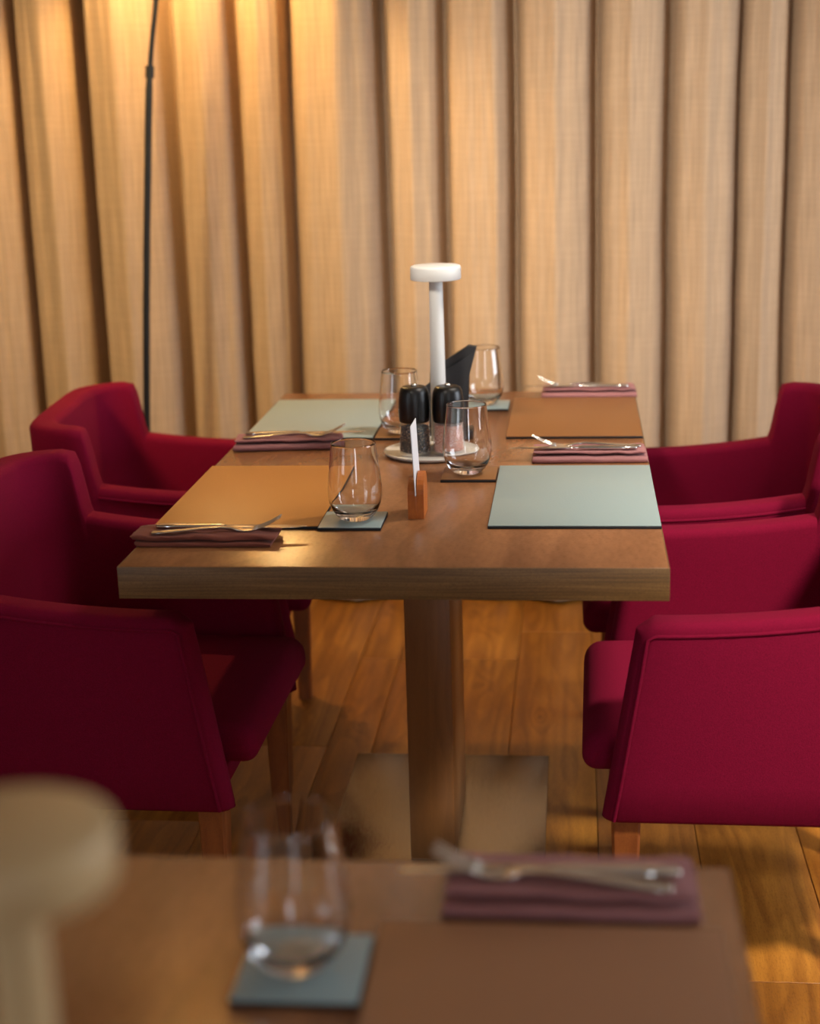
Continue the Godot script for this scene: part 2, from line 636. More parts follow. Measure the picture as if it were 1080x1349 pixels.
var tumbler_mesh: ArrayMesh
func tumbler(label: String, at: Vector3) -> void:
	if tumbler_mesh == null:
		var outer := [Vector2(0, 0.0005), Vector2(0.016, 0.0004), Vector2(0.021, 0.0010), Vector2(0.0265, 0.0042), Vector2(0.0325, 0.0105), Vector2(0.0378, 0.0195), Vector2(0.0415, 0.0300), Vector2(0.0432, 0.0410), Vector2(0.0433, 0.0520), Vector2(0.0420, 0.0680), Vector2(0.0398, 0.0860), Vector2(0.0375, 0.1040), Vector2(0.0356, 0.1220), Vector2(0.0353, 0.1242)]
		var prof: Array = outer.duplicate()
		prof.append(Vector2(0.0347, 0.1250))
		prof.append(Vector2(0.0341, 0.1242))
		for k in range(outer.size() - 2, 5, -1):
			prof.append(Vector2(outer[k].x - 0.0013, outer[k].y))
		for p in [Vector2(0.0356, 0.0205), Vector2(0.0310, 0.0165), Vector2(0.0230, 0.0142), Vector2(0.0120, 0.0132), Vector2(0, 0.0130)]:
			prof.append(p)
		var g := Geo.new()
		lathe(g, [prof], 72)
		tumbler_mesh = g.commit()
	solo("tumbler", tumbler_mesh, M.glass, label, "glass", at, 0.0, "stemless glass tumblers")

# folded napkin: one sheet folded to and fro, folds running along x
func napkin_mesh(sd: int, len_x: float, deep: float, layers: int, pitch: float, fan: float) -> ArrayMesh:
	var th := 0.0030
	var line := []
	var z0 := -deep * 0.5
	var z1 := deep * 0.5
	for k in layers:
		var y := th * 0.5 + k * pitch
		var inset := 0.003 * k
		var fwd := k % 2 == 0
		for i in 8:
			var u := i / 7.0
			var z := lerpf(z0 + inset, z1 - 0.004 - inset * 0.6, u if fwd else 1.0 - u)
			line.append(Vector2(z, y))
		if k < layers - 1:
			for i in range(1, 6):
				var a := -PI * 0.5 + PI * i / 6.0
				var e := z1 - 0.004 - inset * 0.6 if fwd else z0 + inset
				line.append(Vector2(e + (1.0 if fwd else -1.0) * cos(a) * pitch * 0.75, y + pitch * 0.5 + sin(a) * pitch * 0.5))
	var m: int = line.size()
	var n := FastNoiseLite.new()
	n.seed = sd
	n.frequency = 1.0
	var rings := []
	var nx := 22
	for i in nx + 1:
		var u := float(i) / nx
		var ring := []
		for side in [1.0, -1.0]:
			for k in m:
				var kk: int = k if side > 0 else m - 1 - k
				var p: Vector2 = line[kk]
				var tng: Vector2 = (line[mini(kk + 1, m - 1)] - line[maxi(kk - 1, 0)]).normalized()
				var nrm := Vector2(-tng.y, tng.x)
				var e := minf(u, 1.0 - u)
				var half := th * 0.5 * (0.55 if e < 0.001 else 1.0)
				var q: Vector2 = p + nrm * side * half
				var lay := p.y / pitch
				var x := lerpf(-0.5, 0.5, u) * len_x + (fan * lay * (0.5 - u) if true else 0.0)
				x += 0.0025 * n.get_noise_2d(lay * 1.3, 3.0) 
				q.x += 0.0055 * n.get_noise_2d(u * 3.5 + 10.0, lay * 0.7) * clampf(lay, 0.15, 1.0)
				q.y += maxf(0.0, lay) * 0.0012 * n.get_noise_2d(u * 4.0, q.x * 25.0) 
				ring.append(Vector3(x, maxf(q.y, 0.0), q.x))
		rings.append(ring)
	var g := Geo.new()
	var mm: int = rings[0].size()
	for i in nx:
		for k in mm:
			var k1 := (k + 1) % mm
			g.quad(rings[i][k], rings[i + 1][k], rings[i + 1][k1], rings[i][k1], Vector2(k, i), Vector2(k, i + 1), Vector2(k + 1, i + 1), Vector2(k + 1, i), 1)
	for e in [0, nx]:
		for k in m - 1:
			var a: Vector3 = rings[e][k]
			var b: Vector3 = rings[e][k + 1]
			var c: Vector3 = rings[e][mm - 2 - k]
			var d: Vector3 = rings[e][mm - 1 - k]
			if e == 0:
				g.quad(a, b, c, d, Vector2.ZERO, Vector2.ZERO, Vector2.ZERO, Vector2.ZERO, 2)
			else:
				g.quad(a, d, c, b, Vector2.ZERO, Vector2.ZERO, Vector2.ZERO, Vector2.ZERO, 3)
	return g.commit()

# fork lying along +x, handle end at the origin, tines curving up
func fork(label: String, at: Vector3, turn: float) -> void:
	var t := thing("fork", label, "fork", at, turn, "table forks")
	var g := Geo.new()
	ribbon(g, [[0.0, 0.0016, 0, 0.004, 0.0009], [0.002, 0.0016, 0, 0.0085, 0.0013], [0.02, 0.0022, 0, 0.0088, 0.0014], [0.05, 0.0040, 0, 0.0070, 0.0016], [0.08, 0.0062, 0, 0.0050, 0.0018], [0.105, 0.0070, 0, 0.0038, 0.0020], [0.122, 0.0058, 0, 0.0040, 0.0017], [0.132, 0.0038, 0, 0.0085, 0.0013], [0.142, 0.0027, 0, 0.0118, 0.0011], [0.152, 0.0030, 0, 0.0122, 0.0011], [0.157, 0.0038, 0, 0.0122, 0.0010]])
	part("handle", g.commit(), M.silver, t)
	for k in 4:
		var z := (k - 1.5) * 0.0065
		g = Geo.new()
		ribbon(g, [[0.155, 0.0035, z, 0.0021, 0.0010], [0.168, 0.0072, z, 0.0019, 0.0010], [0.182, 0.0128, z, 0.0018, 0.0009], [0.195, 0.0200, z, 0.0015, 0.0008], [0.200, 0.0228, z, 0.0006, 0.0004]])
		part("tine", g.commit(), M.silver, t)

func knife(label: String, at: Vector3, turn: float) -> void:
	var t := thing("table_knife", label, "knife", at, turn, "table knives")
	var g := Geo.new()
	ribbon(g, [[0.0, 0.0034, 0, 0.004, 0.0015], [0.002, 0.0034, 0, 0.0075, 0.0030], [0.03, 0.0036, 0, 0.0080, 0.0033], [0.07, 0.0038, 0, 0.0068, 0.0034], [0.10, 0.0040, 0, 0.0060, 0.0034], [0.108, 0.0040, 0, 0.0052, 0.0026]])
	part("handle", g.commit(), M.silver, t)
	g = Geo.new()
	ribbon(g, [[0.107, 0.0040, 0, 0.0050, 0.0012], [0.125, 0.0040, 0.001, 0.0080, 0.0010], [0.16, 0.0040, 0.001, 0.0092, 0.0009], [0.20, 0.0038, 0.0005, 0.0092, 0.0008], [0.22, 0.0036, -0.001, 0.0072, 0.0007], [0.232, 0.0034, -0.004, 0.0032, 0.0005], [0.235, 0.0034, -0.005, 0.0008, 0.0003]])
	part("blade", g.commit(), M.silver, t)

func table_lamp(label: String, at: Vector3, colour: Material) -> void:
	var t := thing("table_lamp", label, "lamp", at, 0.0)
	var g := Geo.new()
	lathe(g, [[Vector2(0, 0), Vector2(0.046, 0)], [Vector2(0.046, 0), Vector2(0.047, 0.001), Vector2(0.047, 0.010), Vector2(0.0455, 0.0118), Vector2(0.043, 0.0122), Vector2(0, 0.0122)]], 48)
	part("base", g.commit(), colour, t)
	g = Geo.new()
	lathe(g, [[Vector2(0, 0.012), Vector2(0.0152, 0.012)], [Vector2(0.0152, 0.012), Vector2(0.0150, 0.05), Vector2(0.0128, 0.319)], [Vector2(0.0128, 0.319), Vector2(0, 0.319)]], 32)
	part("stem", g.commit(), colour, t)
	g = Geo.new()
	lathe(g, [[Vector2(0.040, 0.3185), Vector2(0.0462, 0.3182)], [Vector2(0.0462, 0.3182), Vector2(0.0472, 0.3195), Vector2(0.0472, 0.3395), Vector2(0.0462, 0.3425), Vector2(0.0435, 0.3440), Vector2(0, 0.3445)], [Vector2(0, 0.322), Vector2(0.040, 0.322), Vector2(0.040, 0.3185)]], 64)
	part("head", g.commit(false), colour, t)
	g = Geo.new()
	lathe(g, [[Vector2(0, 0.3192), Vector2(0.0398, 0.3192)], [Vector2(0.0398, 0.3192), Vector2(0.0398, 0.3218)], [Vector2(0.0398, 0.3218), Vector2(0, 0.3218)]], 48)
	part("diffuser", g.commit(), M.diffuser, t)

func mill(called: String, label: String, category: String, at: Vector3, salt: bool) -> void:
	var t := thing(called, label, category, at)
	var g := Geo.new()
	lathe(g, [[Vector2(0, 0.0004), Vector2(0.0285, 0.0004), Vector2(0.0300, 0.002), Vector2(0.0298, 0.010), Vector2(0.0284, 0.035), Vector2(0.0272, 0.062)], [Vector2(0.0272, 0.062), Vector2(0, 0.062)]], 48)
	part("glass_body", g.commit(), M.pane, t)
	var rng := RandomNumberGenerator.new()
	rng.seed = 5 if salt else 6
	var fill := 0.056 if salt else 0.052
	g = Geo.new()
	lathe(g, [[Vector2(0, 0.0060), Vector2(0.0252, 0.0060), Vector2(0.0260, 0.010), Vector2(0.0248, 0.035), Vector2(0.0238, fill)], [Vector2(0.0238, fill), Vector2(0, fill)]], 32)
	var core := part("contents", g.commit(), M.salt_core if salt else M.pepper_core, t)
	var ball: Mesh
	if salt:
		var bg := Geo.new()
		rbox(bg, Vector3.ZERO, Vector3(0.0017, 0.0014, 0.0015), 0.0002, 1)
		ball = bg.commit()
	else:
		var sm := SphereMesh.new()
		sm.radius = 0.0014
		sm.height = 0.0028
		sm.radial_segments = 8
		sm.rings = 5
		ball = sm
	var mm := MultiMesh.new()
	mm.transform_format = MultiMesh.TRANSFORM_3D
	mm.use_colors = true
	mm.mesh = ball
	mm.instance_count = 900
	for k in 900:
		var a := rng.randf() * TAU
		var y := rng.randf_range(0.0066, fill)
		var r := lerpf(0.0276, 0.0253, clampf((y - 0.010) / 0.046, 0.0, 1.0)) - rng.randf() * 0.0010
		if k % 6 == 0:
			r *= sqrt(rng.randf())
			y = fill
		var b := Basis.from_euler(Vector3(rng.randf() * 3, rng.randf() * 3, rng.randf() * 3)) * Basis.from_scale(Vector3.ONE * rng.randf_range(0.7, 1.1))
		mm.set_instance_transform(k, Transform3D(b, Vector3(cos(a) * r, y, sin(a) * r)))
		var w := rng.randf()
		if salt:
			mm.set_instance_color(k, Color(0.80, 0.45, 0.36).lerp(Color(0.90, 0.76, 0.70), w))
		else:
			mm.set_instance_color(k, Color(0.012, 0.008, 0.005).lerp(Color(0.40, 0.27, 0.17), w * w * w))
	var mi := MultiMeshInstance3D.new()
	mi.name = "salt_crystals" if salt else "peppercorns"
	mi.multimesh = mm
	mi.material_override = M.pepper
	mi.set_meta("kind", "stuff")
	core.add_child(mi)
	g = Geo.new()
	lathe(g, [[Vector2(0, 0.0622), Vector2(0.0272, 0.0622)], [Vector2(0.0272, 0.0622), Vector2(0.0282, 0.0635), Vector2(0.0290, 0.070), Vector2(0.0297, 0.085), Vector2(0.0292, 0.103), Vector2(0.0272, 0.118), Vector2(0.0245, 0.1255), Vector2(0.0205, 0.1285), Vector2(0.012, 0.1290), Vector2(0, 0.1288)]], 56)
	part("cap", g.commit(), M.black_cap, t)
	g = Geo.new()
	lathe(g, [[Vector2(0, 0.1285), Vector2(0.0052, 0.1285), Vector2(0.0056, 0.1310), Vector2(0.0042, 0.1335), Vector2(0, 0.1342)]], 20)
	part("top_nut", g.commit(), M.silver, t)

func curtain(label: String, folds: Array, ridges: Array, sd: int) -> void:
	# folds: x of the valleys; ridges: where between two valleys the cloth bends
	var n := FastNoiseLite.new()
	n.seed = sd
	n.frequency = 1.0
	var rows := 30
	var top := 2.62
	var per := 36
	var pts := []
	for i in folds.size() - 1:
		for k in per:
			pts.append([i, float(k) / per])
	pts.append([folds.size() - 2, 1.0])
	var grid := []
	var run := []
	for j in rows + 1:
		var h := lerpf(0.012, top, float(j) / rows)
		var row := []
		var d := 0.0
		var us := []
		for q in pts:
			var i: int = q[0]
			var s: float = q[1]
			# pinch: the cloth leaves each valley steeply, so points crowd there
			var ss := s - 0.09 * sin(TAU * s)
			var x0: float = folds[i] + 0.006 * n.get_noise_2d(folds[i] * 7.0, h * 0.9)
			var x1: float = folds[i + 1] + 0.006 * n.get_noise_2d(folds[i + 1] * 7.0, h * 0.9)
			var rd: float = ridges[i] + 0.05 * n.get_noise_2d(i * 3.1, h * 0.8 + 9.0)
			var wide := x1 - x0
			var depth: float = clampf(0.72 * wide, 0.09, 0.165)
			var body := 0.66 + 0.34 * (ss / rd if ss < rd else (1.0 - ss) / (1.0 - rd))
			var bend := 0.05 * exp(-pow((ss - rd) / 0.07, 2.0))
			var near_fold: float = folds[i] if ss < 0.5 else folds[i + 1]
			var deep := near_fold < -1.0 and near_fold > -1.3
			var lip := 1.0 - exp(-pow(minf(ss, 1.0 - ss) / (0.055 if deep else 0.075), 1.7))
			var z := depth * (body + bend * 0.4) * lip
			if deep:
				z -= 0.09 * exp(-pow(minf(ss, 1.0 - ss) / 0.025, 2.0))
			z += 0.007 * n.get_noise_2d(folds[i] * 5.0 + ss * 2.0, h * 0.6) * lip
			z += 0.007 * n.get_noise_2d(folds[i] * 9.0 + ss * 7.0, h * 0.35 + 4.0) * lip
			var x := lerpf(x0, x1, ss)
			var p := Vector3(x, h, -2.305 + z)
			if row.size():
				d += p.distance_to(row[row.size() - 1])
			us.append(d)
			row.append(p)
		grid.append(row)
		run.append(us)
	var g := Geo.new()
	for j in rows:
		for k in pts.size() - 1:
			g.quad(grid[j][k], grid[j + 1][k], grid[j + 1][k + 1], grid[j][k + 1], Vector2(run[0][k], grid[j][k].y), Vector2(run[0][k], grid[j + 1][k].y), Vector2(run[0][k + 1], grid[j + 1][k + 1].y), Vector2(run[0][k + 1], grid[j][k + 1].y), 1)
	var o := solo("curtain", g.commit(false), M.curtain, label, "curtain", Vector3.ZERO, 0.0, "pleated beige curtains")
	o.name = o.name

# ---------------------------------------------------------------- scene
func _ready() -> void:
	# camera: vertical field of a 37.3 mm lens on a 24 mm high frame
	var cam := Camera3D.new()
	cam.name = "camera"
	var lens := CameraAttributesPhysical.new()
	lens.frustum_focal_length = 37.258
	lens.frustum_focus_distance = 2.62
	lens.exposure_aperture = 1.9
	add_child(cam)
	cam.attributes = lens
	cam.fov = rad_to_deg(2.0 * atan(12.0 / 37.258))
	cam.position = Vector3(0.2678, 1.3998, 2.1765)
	cam.rotation_order = EULER_ORDER_YXZ
	cam.rotation_degrees = Vector3(-14.5383, 6.1463, -1.6037)
	cam.current = true

	var sky_mat := ProceduralSkyMaterial.new()
	sky_mat.sky_top_color = Color(0.80, 0.86, 0.95)
	sky_mat.sky_horizon_color = Color(0.86, 0.90, 0.95)
	sky_mat.ground_horizon_color = Color(0.55, 0.55, 0.54)
	sky_mat.ground_bottom_color = Color(0.40, 0.40, 0.38)
	sky_mat.sky_energy_multiplier = 1.5
	sky_mat.ground_energy_multiplier = 1.0
	var env := Environment.new()
	env.background_mode = Environment.BG_SKY
	env.sky = Sky.new()
	env.sky.sky_material = sky_mat
	env.tonemap_mode = Environment.TONE_MAPPER_LINEAR
	env.tonemap_exposure = 1.0
	env.sdfgi_enabled = true
	env.ssao_enabled = true
	env.ssil_enabled = true
	var we := WorldEnvironment.new()
	we.name = "environment"
	we.environment = env
	add_child(we)

	make_materials()
	print("materials ", Time.get_ticks_msec())

	var SPOT := "ceiling_spotlight"
	var NEUTRAL := Color(1.0, 0.95, 0.88)
	var WARM := Color(1.0, 0.86, 0.60)
	spot_fixture(SPOT, "black ceiling spotlight aimed at the sage placemat and its armchair", Vector3(1.75, 2.72, 1.25), Vector3(0.72, 0.58, -0.35), 11.5, 16.0, 0.14, NEUTRAL)
	spot_fixture(SPOT, "black ceiling spotlight aimed at the middle of the main table", Vector3(0.95, 2.72, -0.65), Vector3(0.0, 0.70, -0.80), 2.4, 30.0, 0.14, NEUTRAL)
	spot_fixture(SPOT, "black ceiling spotlight washing the curtain behind the floor lamp", Vector3(-1.75, 2.72, 0.9), Vector3(-0.75, 1.15, -2.25), 8.6, 23.0, 0.2, WARM)
	spot_fixture(SPOT, "black ceiling spotlight washing the curtain behind the tan placemat", Vector3(-0.55, 2.72, 1.5), Vector3(0.50, 1.20, -2.25), 14.3, 16.5, 0.2, NEUTRAL)

	# ------------------------------------------------ room shell
	var RX0 := -3.2
	var RX1 := 3.4
	var RZ0 := -2.55
	var RZ1 := 4.6
	var RH := 2.75
	var g := Geo.new()
	rbox(g, Vector3((RX0 + RX1) * 0.5, -0.075, (RZ0 + RZ1) * 0.5), Vector3(RX1 - RX0 + 0.4, 0.12, RZ1 - RZ0 + 0.4), 0.002, 1)
	var floor_node := struct("floor", g.commit(), M.gap)
	# planks lie along z; the seams seen in the photograph are kept, others follow at the same width
	var seams := [0.696, 0.50, 0.31, 0.12, -0.08, -0.184, -0.287, -0.48, -0.675]
	while seams[0] < RX1:
		seams.push_front(seams[0] + 0.196)
	while seams[-1] > RX0:
		seams.append(seams[-1] - 0.196)
	var rng := RandomNumberGenerator.new()
	rng.seed = 77
	for i in seams.size() - 1:
		var x1: float = minf(seams[i], RX1)
		var x0: float = maxf(seams[i + 1], RX0)
		if x1 - x0 < 0.01:
			continue
		var z: float = RZ0
		var next: float = RZ0 + rng.randf_range(0.5, 1.9)
		if i > 0 and absf(seams[i] - 0.12) < 0.01 or absf(seams[i] + 0.184) < 0.01:
			next = -1.69
		if absf(seams[i] - 0.696) < 0.01:
			next = -0.17
		while z < RZ1:
			var z1 := minf(next, RZ1)
			g = Geo.new()
			var w := x1 - x0 - 0.0014
			var l := z1 - z - 0.0014
			var off := Vector2(rng.randf(), rng.randf())
			var lift := rng.randf_range(-0.0006, 0.0)
			rbox(g, Vector3(0, -0.0075, 0), Vector3(w, 0.015, l), 0.0016, 1)
			for k in g.uv.size():
				g.uv[k] = Vector2(g.uv[k].x / 0.22 + 0.5, g.uv[k].y / 1.5 + off.y)
			var o := part("plank", g.commit(), M.planks[rng.randi() % 4], floor_node)
			o.position = Vector3((x0 + x1) * 0.5, lift, (z + z1) * 0.5)
			z = z1
			next = z1 + rng.randf_range(1.5, 2.2)
	g = Geo.new()
	rbox(g, Vector3((RX0 + RX1) * 0.5, RH + 0.06, (RZ0 + RZ1) * 0.5), Vector3(RX1 - RX0 + 0.4, 0.12, RZ1 - RZ0 + 0.4), 0.002, 1)
	struct("ceiling", g.commit(), M.ceiling)
	g = Geo.new()
	rbox(g, Vector3((RX0 + RX1) * 0.5, RH * 0.5, RZ0 - 0.08), Vector3(RX1 - RX0 + 0.4, RH, 0.16), 0.002, 1)
	struct("wall_back", g.commit(), M.wall)
	wall_with_windows("wall_left", 1, Vector3(RX0, 0, 0), RZ0, RZ1, RH, [[2.3, 4.0, 0.7, 2.3, 0.85]])
	# the right wall and the wall behind the camera have window openings too
	wall_with_windows("wall_right", 1, Vector3(RX1, 0, 0), RZ0, RZ1, RH, [[-1.2, 0.5, 0.75, 2.3, 3.0]])
	wall_with_windows("wall_front", 0, Vector3(0, 0, RZ1), RX0, RX1, RH, [[1.0, 1.7, 0.6, 2.4, 2.0]])

	# curtains in front of the back wall
	var left_folds := [-2.30, -2.09, -1.86, -1.66, -1.46, -1.266, -1.083]
	var left_ridges := [0.5, 0.45, 0.55, 0.4, 0.5, 0.55]
	curtain("short beige pleated curtain meeting the longer curtain beside the floor lamp", left_folds, left_ridges, 4)
	var right_folds := [-1.071, -0.835, -0.655, -0.512, -0.25, -0.086, 0.106, 0.326, 0.519, 0.704, 0.837, 1.02, 1.22, 1.41, 1.63, 1.84, 2.05]
	var right_ridges := [0.45, 0.55, 0.5, 0.6, 0.5, 0.72, 0.5, 0.45, 0.52, 0.5, 0.5, 0.5, 0.5, 0.5, 0.5, 0.5]
	curtain("long beige pleated curtain hanging behind the main table and the floor lamp", right_folds, right_ridges, 8)
	g = Geo.new()
	rbox(g, Vector3(-0.12, 2.665, -2.24), Vector3(4.5, 0.05, 0.06), 0.006, 2)
	solo("curtain_rail", g.commit(), M.white, "white curtain rail along the ceiling above the beige curtains", "rail")

	# ------------------------------------------------ furniture
	make_table("brown wood table with steel base plate between four crimson armchairs", Vector3(0, 0, -0.70))
	make_table("brown wood table holding the cream table lamp and one brown placemat", Vector3(0, 0, 1.604))
	print("tables ", Time.get_ticks_msec())
	var c0 := make_chair("crimson armchair drawn up to the front sage placemat with the tan coaster", Vector3(0.53, 0, -0.37), PI - 0.012)
	copy(c0, "armchair", "crimson armchair drawn up to the tan placemat beside the curtain", Vector3(0.53, 0, -1.035), PI + 0.01)
	copy(c0, "armchair", "crimson armchair drawn up to the mustard placemat", Vector3(-0.487, 0, -0.385), -0.02)
	copy(c0, "armchair", "crimson armchair drawn up to the far sage placemat, next to the floor lamp", Vector3(-0.547, 0, -1.14), 0.08)
	floor_lamp()
	print("chairs ", Time.get_ticks_msec())

	# ------------------------------------------------ table settings
	var TY := 0.7502
	make_mat("placemat", M.mustard, "mustard leather placemat under the maroon napkin's edge", "placemat", Vector3(-0.267, TY, -0.419), Vector2(0.265, 0.425))
	make_mat("placemat", M.sage, "sage green placemat behind the tall wood card holder, next to tan coaster", "placemat", Vector3(0.2655, TY, -0.417), Vector2(0.268, 0.417), 0.0)
	make_mat("placemat", M.tan, "tan leather placemat by the curtain with a pink napkin behind it", "placemat", Vector3(0.265, TY, -1.085), Vector2(0.266, 0.412))
	make_mat("placemat", M.sage, "sage green placemat beside the pink napkin with fork, next to the curtain", "placemat", Vector3(-0.262, TY, -1.085), Vector2(0.262, 0.412))
	make_mat("placemat", M.brown, "brown leather placemat on the table with the cream lamp", "placemat", Vector3(0.247, TY, 1.232), Vector2(0.272, 0.425))
	make_mat("coaster", M.sage, "sage green square coaster touching the mustard placemat", "coaster", Vector3(-0.0845, TY, -0.247), Vector2(0.1, 0.1))
	make_mat("coaster", M.tan, "tan square coaster touching the sage placemat", "coaster", Vector3(0.081, TY, -0.568), Vector2(0.097, 0.1))
	make_mat("coaster", M.sage, "sage green square coaster touching the tan placemat", "coaster", Vector3(0.075, TY, -1.216), Vector2(0.1, 0.1))
	make_mat("coaster", M.tan, "tan square coaster touching the far sage placemat beside pepper mill", "coaster", Vector3(-0.078, TY, -0.924), Vector2(0.1, 0.1))
	make_mat("coaster", M.sage, "sage green square coaster beside the brown placemat", "coaster", Vector3(0.059, TY, 1.094), Vector2(0.097, 0.1), 0.01)
	var GY := TY + 0.0057
	tumbler("clear stemless tumbler on the sage coaster beside the mustard placemat", Vector3(-0.080, GY, -0.246))
	tumbler("clear stemless tumbler on the tan coaster in front of the salt mill", Vector3(0.077, GY, -0.566))
	tumbler("clear stemless tumbler on the sage coaster beside the tan placemat", Vector3(0.071, GY, -1.216))
	tumbler("clear stemless tumbler on the tan coaster behind the pepper mill", Vector3(-0.080, GY, -0.925))
	tumbler("clear stemless tumbler on the table with the cream lamp", Vector3(0.053, GY, 1.092))
	print("glasses ", Time.get_ticks_msec())

	# napkins with fork and knife
	var nap_a := napkin_mesh(2, 0.205, 0.078, 4, 0.0046, -0.006)
	var nap_b := napkin_mesh(5, 0.212, 0.080, 3, 0.0082, 0.004)
	solo("napkin", nap_a, M.maroon_cloth, "folded maroon napkin on the table corner in front of mustard placemat", "napkin", Vector3(-0.296, TY, -0.140), 0.0, "folded cloth napkins")
	solo("napkin", nap_b, M.pink_cloth, "folded pink napkin in front of the far sage placemat", "napkin", Vector3(-0.290, TY, -0.825), 0.10, "folded cloth napkins")
	solo("napkin", nap_b, M.pink_cloth, "folded pink napkin between the sage placemat and the tan placemat", "napkin", Vector3(0.293, TY, -0.704), 0.01, "folded cloth napkins")
	solo("napkin", nap_b, M.pink_cloth, "folded pink napkin at the table end by the curtain, behind tan placemat", "napkin", Vector3(0.297, TY, -1.349), 0.01, "folded cloth napkins")
	solo("napkin", nap_b, M.pink_cloth, "folded pink napkin behind the brown placemat", "napkin", Vector3(0.263, TY, 0.965), -0.005, "folded cloth napkins")
	var NA := TY + 0.0176
	var NB := TY + 0.0204
	fork("silver fork with raised tines on the maroon napkin", Vector3(-0.378, NA, -0.118), 0.10)
	knife("silver knife on the maroon napkin, tip reaching past its edge", Vector3(-0.378, NA, -0.150), -0.02)
	fork("silver fork with raised tines on the pink napkin by the far sage placemat", Vector3(-0.376, NB, -0.806), 0.12)
	knife("silver knife on the pink napkin by the far sage placemat", Vector3(-0.376, NB, -0.832), 0.06)
	fork("silver fork on the pink napkin between the sage and tan placemats", Vector3(0.388, NB, -0.715), PI + 0.02)
	knife("silver knife on the pink napkin between the sage and tan placemats", Vector3(0.380, NB, -0.690), PI + 0.0)
	fork("silver fork on the pink napkin at the table end by curtain", Vector3(0.385, NB, -1.352), PI + 0.02)
	knife("silver knife on the pink napkin at the table end by curtain", Vector3(0.385, NB, -1.330), PI - 0.02)
	fork("silver fork with raised tines on the napkin behind the brown placemat", Vector3(0.347, NB, 0.985), PI - 0.12)
	knife("silver knife on the napkin behind the brown placemat", Vector3(0.354, NB, 0.960), PI + 0.02)

	# centre of the main table
	g = Geo.new()
	lathe(g, [[Vector2(0, 0.0), Vector2(0.078, 0.0)], [Vector2(0.078, 0.0), Vector2(0.088, 0.0030), Vector2(0.0912, 0.0062), Vector2(0.0915, 0.0078), Vector2(0.0905, 0.0086), Vector2(0.0880, 0.0084), Vector2(0.0850, 0.0070), Vector2(0.082, 0.0062), Vector2(0, 0.0062)]], 72)
	solo("round_tray", g.commit(), M.ceramic, "round white tray under the mills and the white table lamp", "tray", Vector3(-0.002, TY, -0.752))
	var RY := TY + 0.0064
	mill("pepper_mill", "glass pepper mill with black cap filled with peppercorns", "pepper mill", Vector3(-0.031, RY, -0.722), false)
	mill("salt_mill", "glass salt mill with black cap filled with pink salt", "salt mill", Vector3(0.032, RY, -0.722), true)
	table_lamp("white table lamp with flat round head on the round tray", Vector3(0.009, RY, -0.787), M.white)
	table_lamp("cream table lamp with flat round head on the table with the brown placemat", Vector3(0.018, TY, 1.554), M.cream)
	napkin_stand(Vector3(0.02, TY, -0.9))
	card_holder(Vector3(0.014, TY, -0.302))
	print("done ", Time.get_ticks_msec())

func wall_with_windows(called: String, across: int, at: Vector3, a0: float, a1: float, high: float, holes: Array) -> void:
	# across 0: wall along x at z = at.z; across 1: wall along z at x = at.x. holes: [from, to, sill, head, daylight]
	var g := Geo.new()
	var blocks := []
	var a := a0 - (0.16 if across == 0 else 0.0)
	for h in holes:
		blocks.append([a, h[0], 0.0, high])
		blocks.append([h[0], h[1], 0.0, h[2]])
		blocks.append([h[0], h[1], h[3], high])
		a = h[1]
	blocks.append([a, a1 + (0.16 if across == 0 else 0.0), 0.0, high])
	for b in blocks:
		var c := Vector3((b[0] + b[1]) * 0.5, (b[2] + b[3]) * 0.5, 0)
		var s := Vector3(b[1] - b[0], b[3] - b[2], 0.16)
		if across == 1:
			c = Vector3(at.x + 0.08 * signf(at.x), c.y, c.x)
			s = Vector3(0.16, s.y, s.x)
		else:
			c.z = at.z + 0.08
		rbox(g, c, s, 0.001, 1)
	struct(called, g.commit(), M.wall)
	for h in holes:
		var n := 1
		while has_node("window_%d" % n):
			n += 1
		var w: float = h[1] - h[0]
		var hh: float = h[3] - h[2]
		var f := Geo.new()
		for s in [-1, 1]:
			rbox(f, Vector3(s * (w * 0.5 - 0.03), 0, 0), Vector3(0.06, hh, 0.08), 0.003, 1)
			rbox(f, Vector3(0, s * (hh * 0.5 - 0.03), 0), Vector3(w - 0.12, 0.06, 0.08), 0.003, 1)
		rbox(f, Vector3.ZERO, Vector3(0.05, hh - 0.12, 0.06), 0.003, 1)
		var o := struct("window_%d" % n, f.commit(), M.frame)
		var mid: float = (h[0] + h[1]) * 0.5
		o.position = Vector3(mid, (h[2] + h[3]) * 0.5, at.z + 0.08) if across == 0 else Vector3(at.x + 0.08 * signf(at.x), (h[2] + h[3]) * 0.5, mid)
		if across == 1:
			o.rotation.y = PI * 0.5 if at.x > 0 else -PI * 0.5
		for s in [-1, 1]:
			var p := Geo.new()
			rbox(p, Vector3(s * w * 0.25 - s * 0.01, 0, 0), Vector3(w * 0.5 - 0.07, hh - 0.12, 0.004), 0.0005, 1)
			part("pane", p.commit(), M.pane, o)
		var l := AreaLight3D.new()
		l.name = "daylight"
		l.area_size = Vector2(w - 0.14, hh - 0.14)
		l.area_normalize_energy = false
		l.light_color = Color(0.93, 0.96, 1.0)
		l.light_energy = h[4]
		l.area_range = 14.0
		l.area_attenuation = 2.0
		l.shadow_enabled = true
		o.add_child(l)
		l.position = Vector3(0, 0, -0.06)

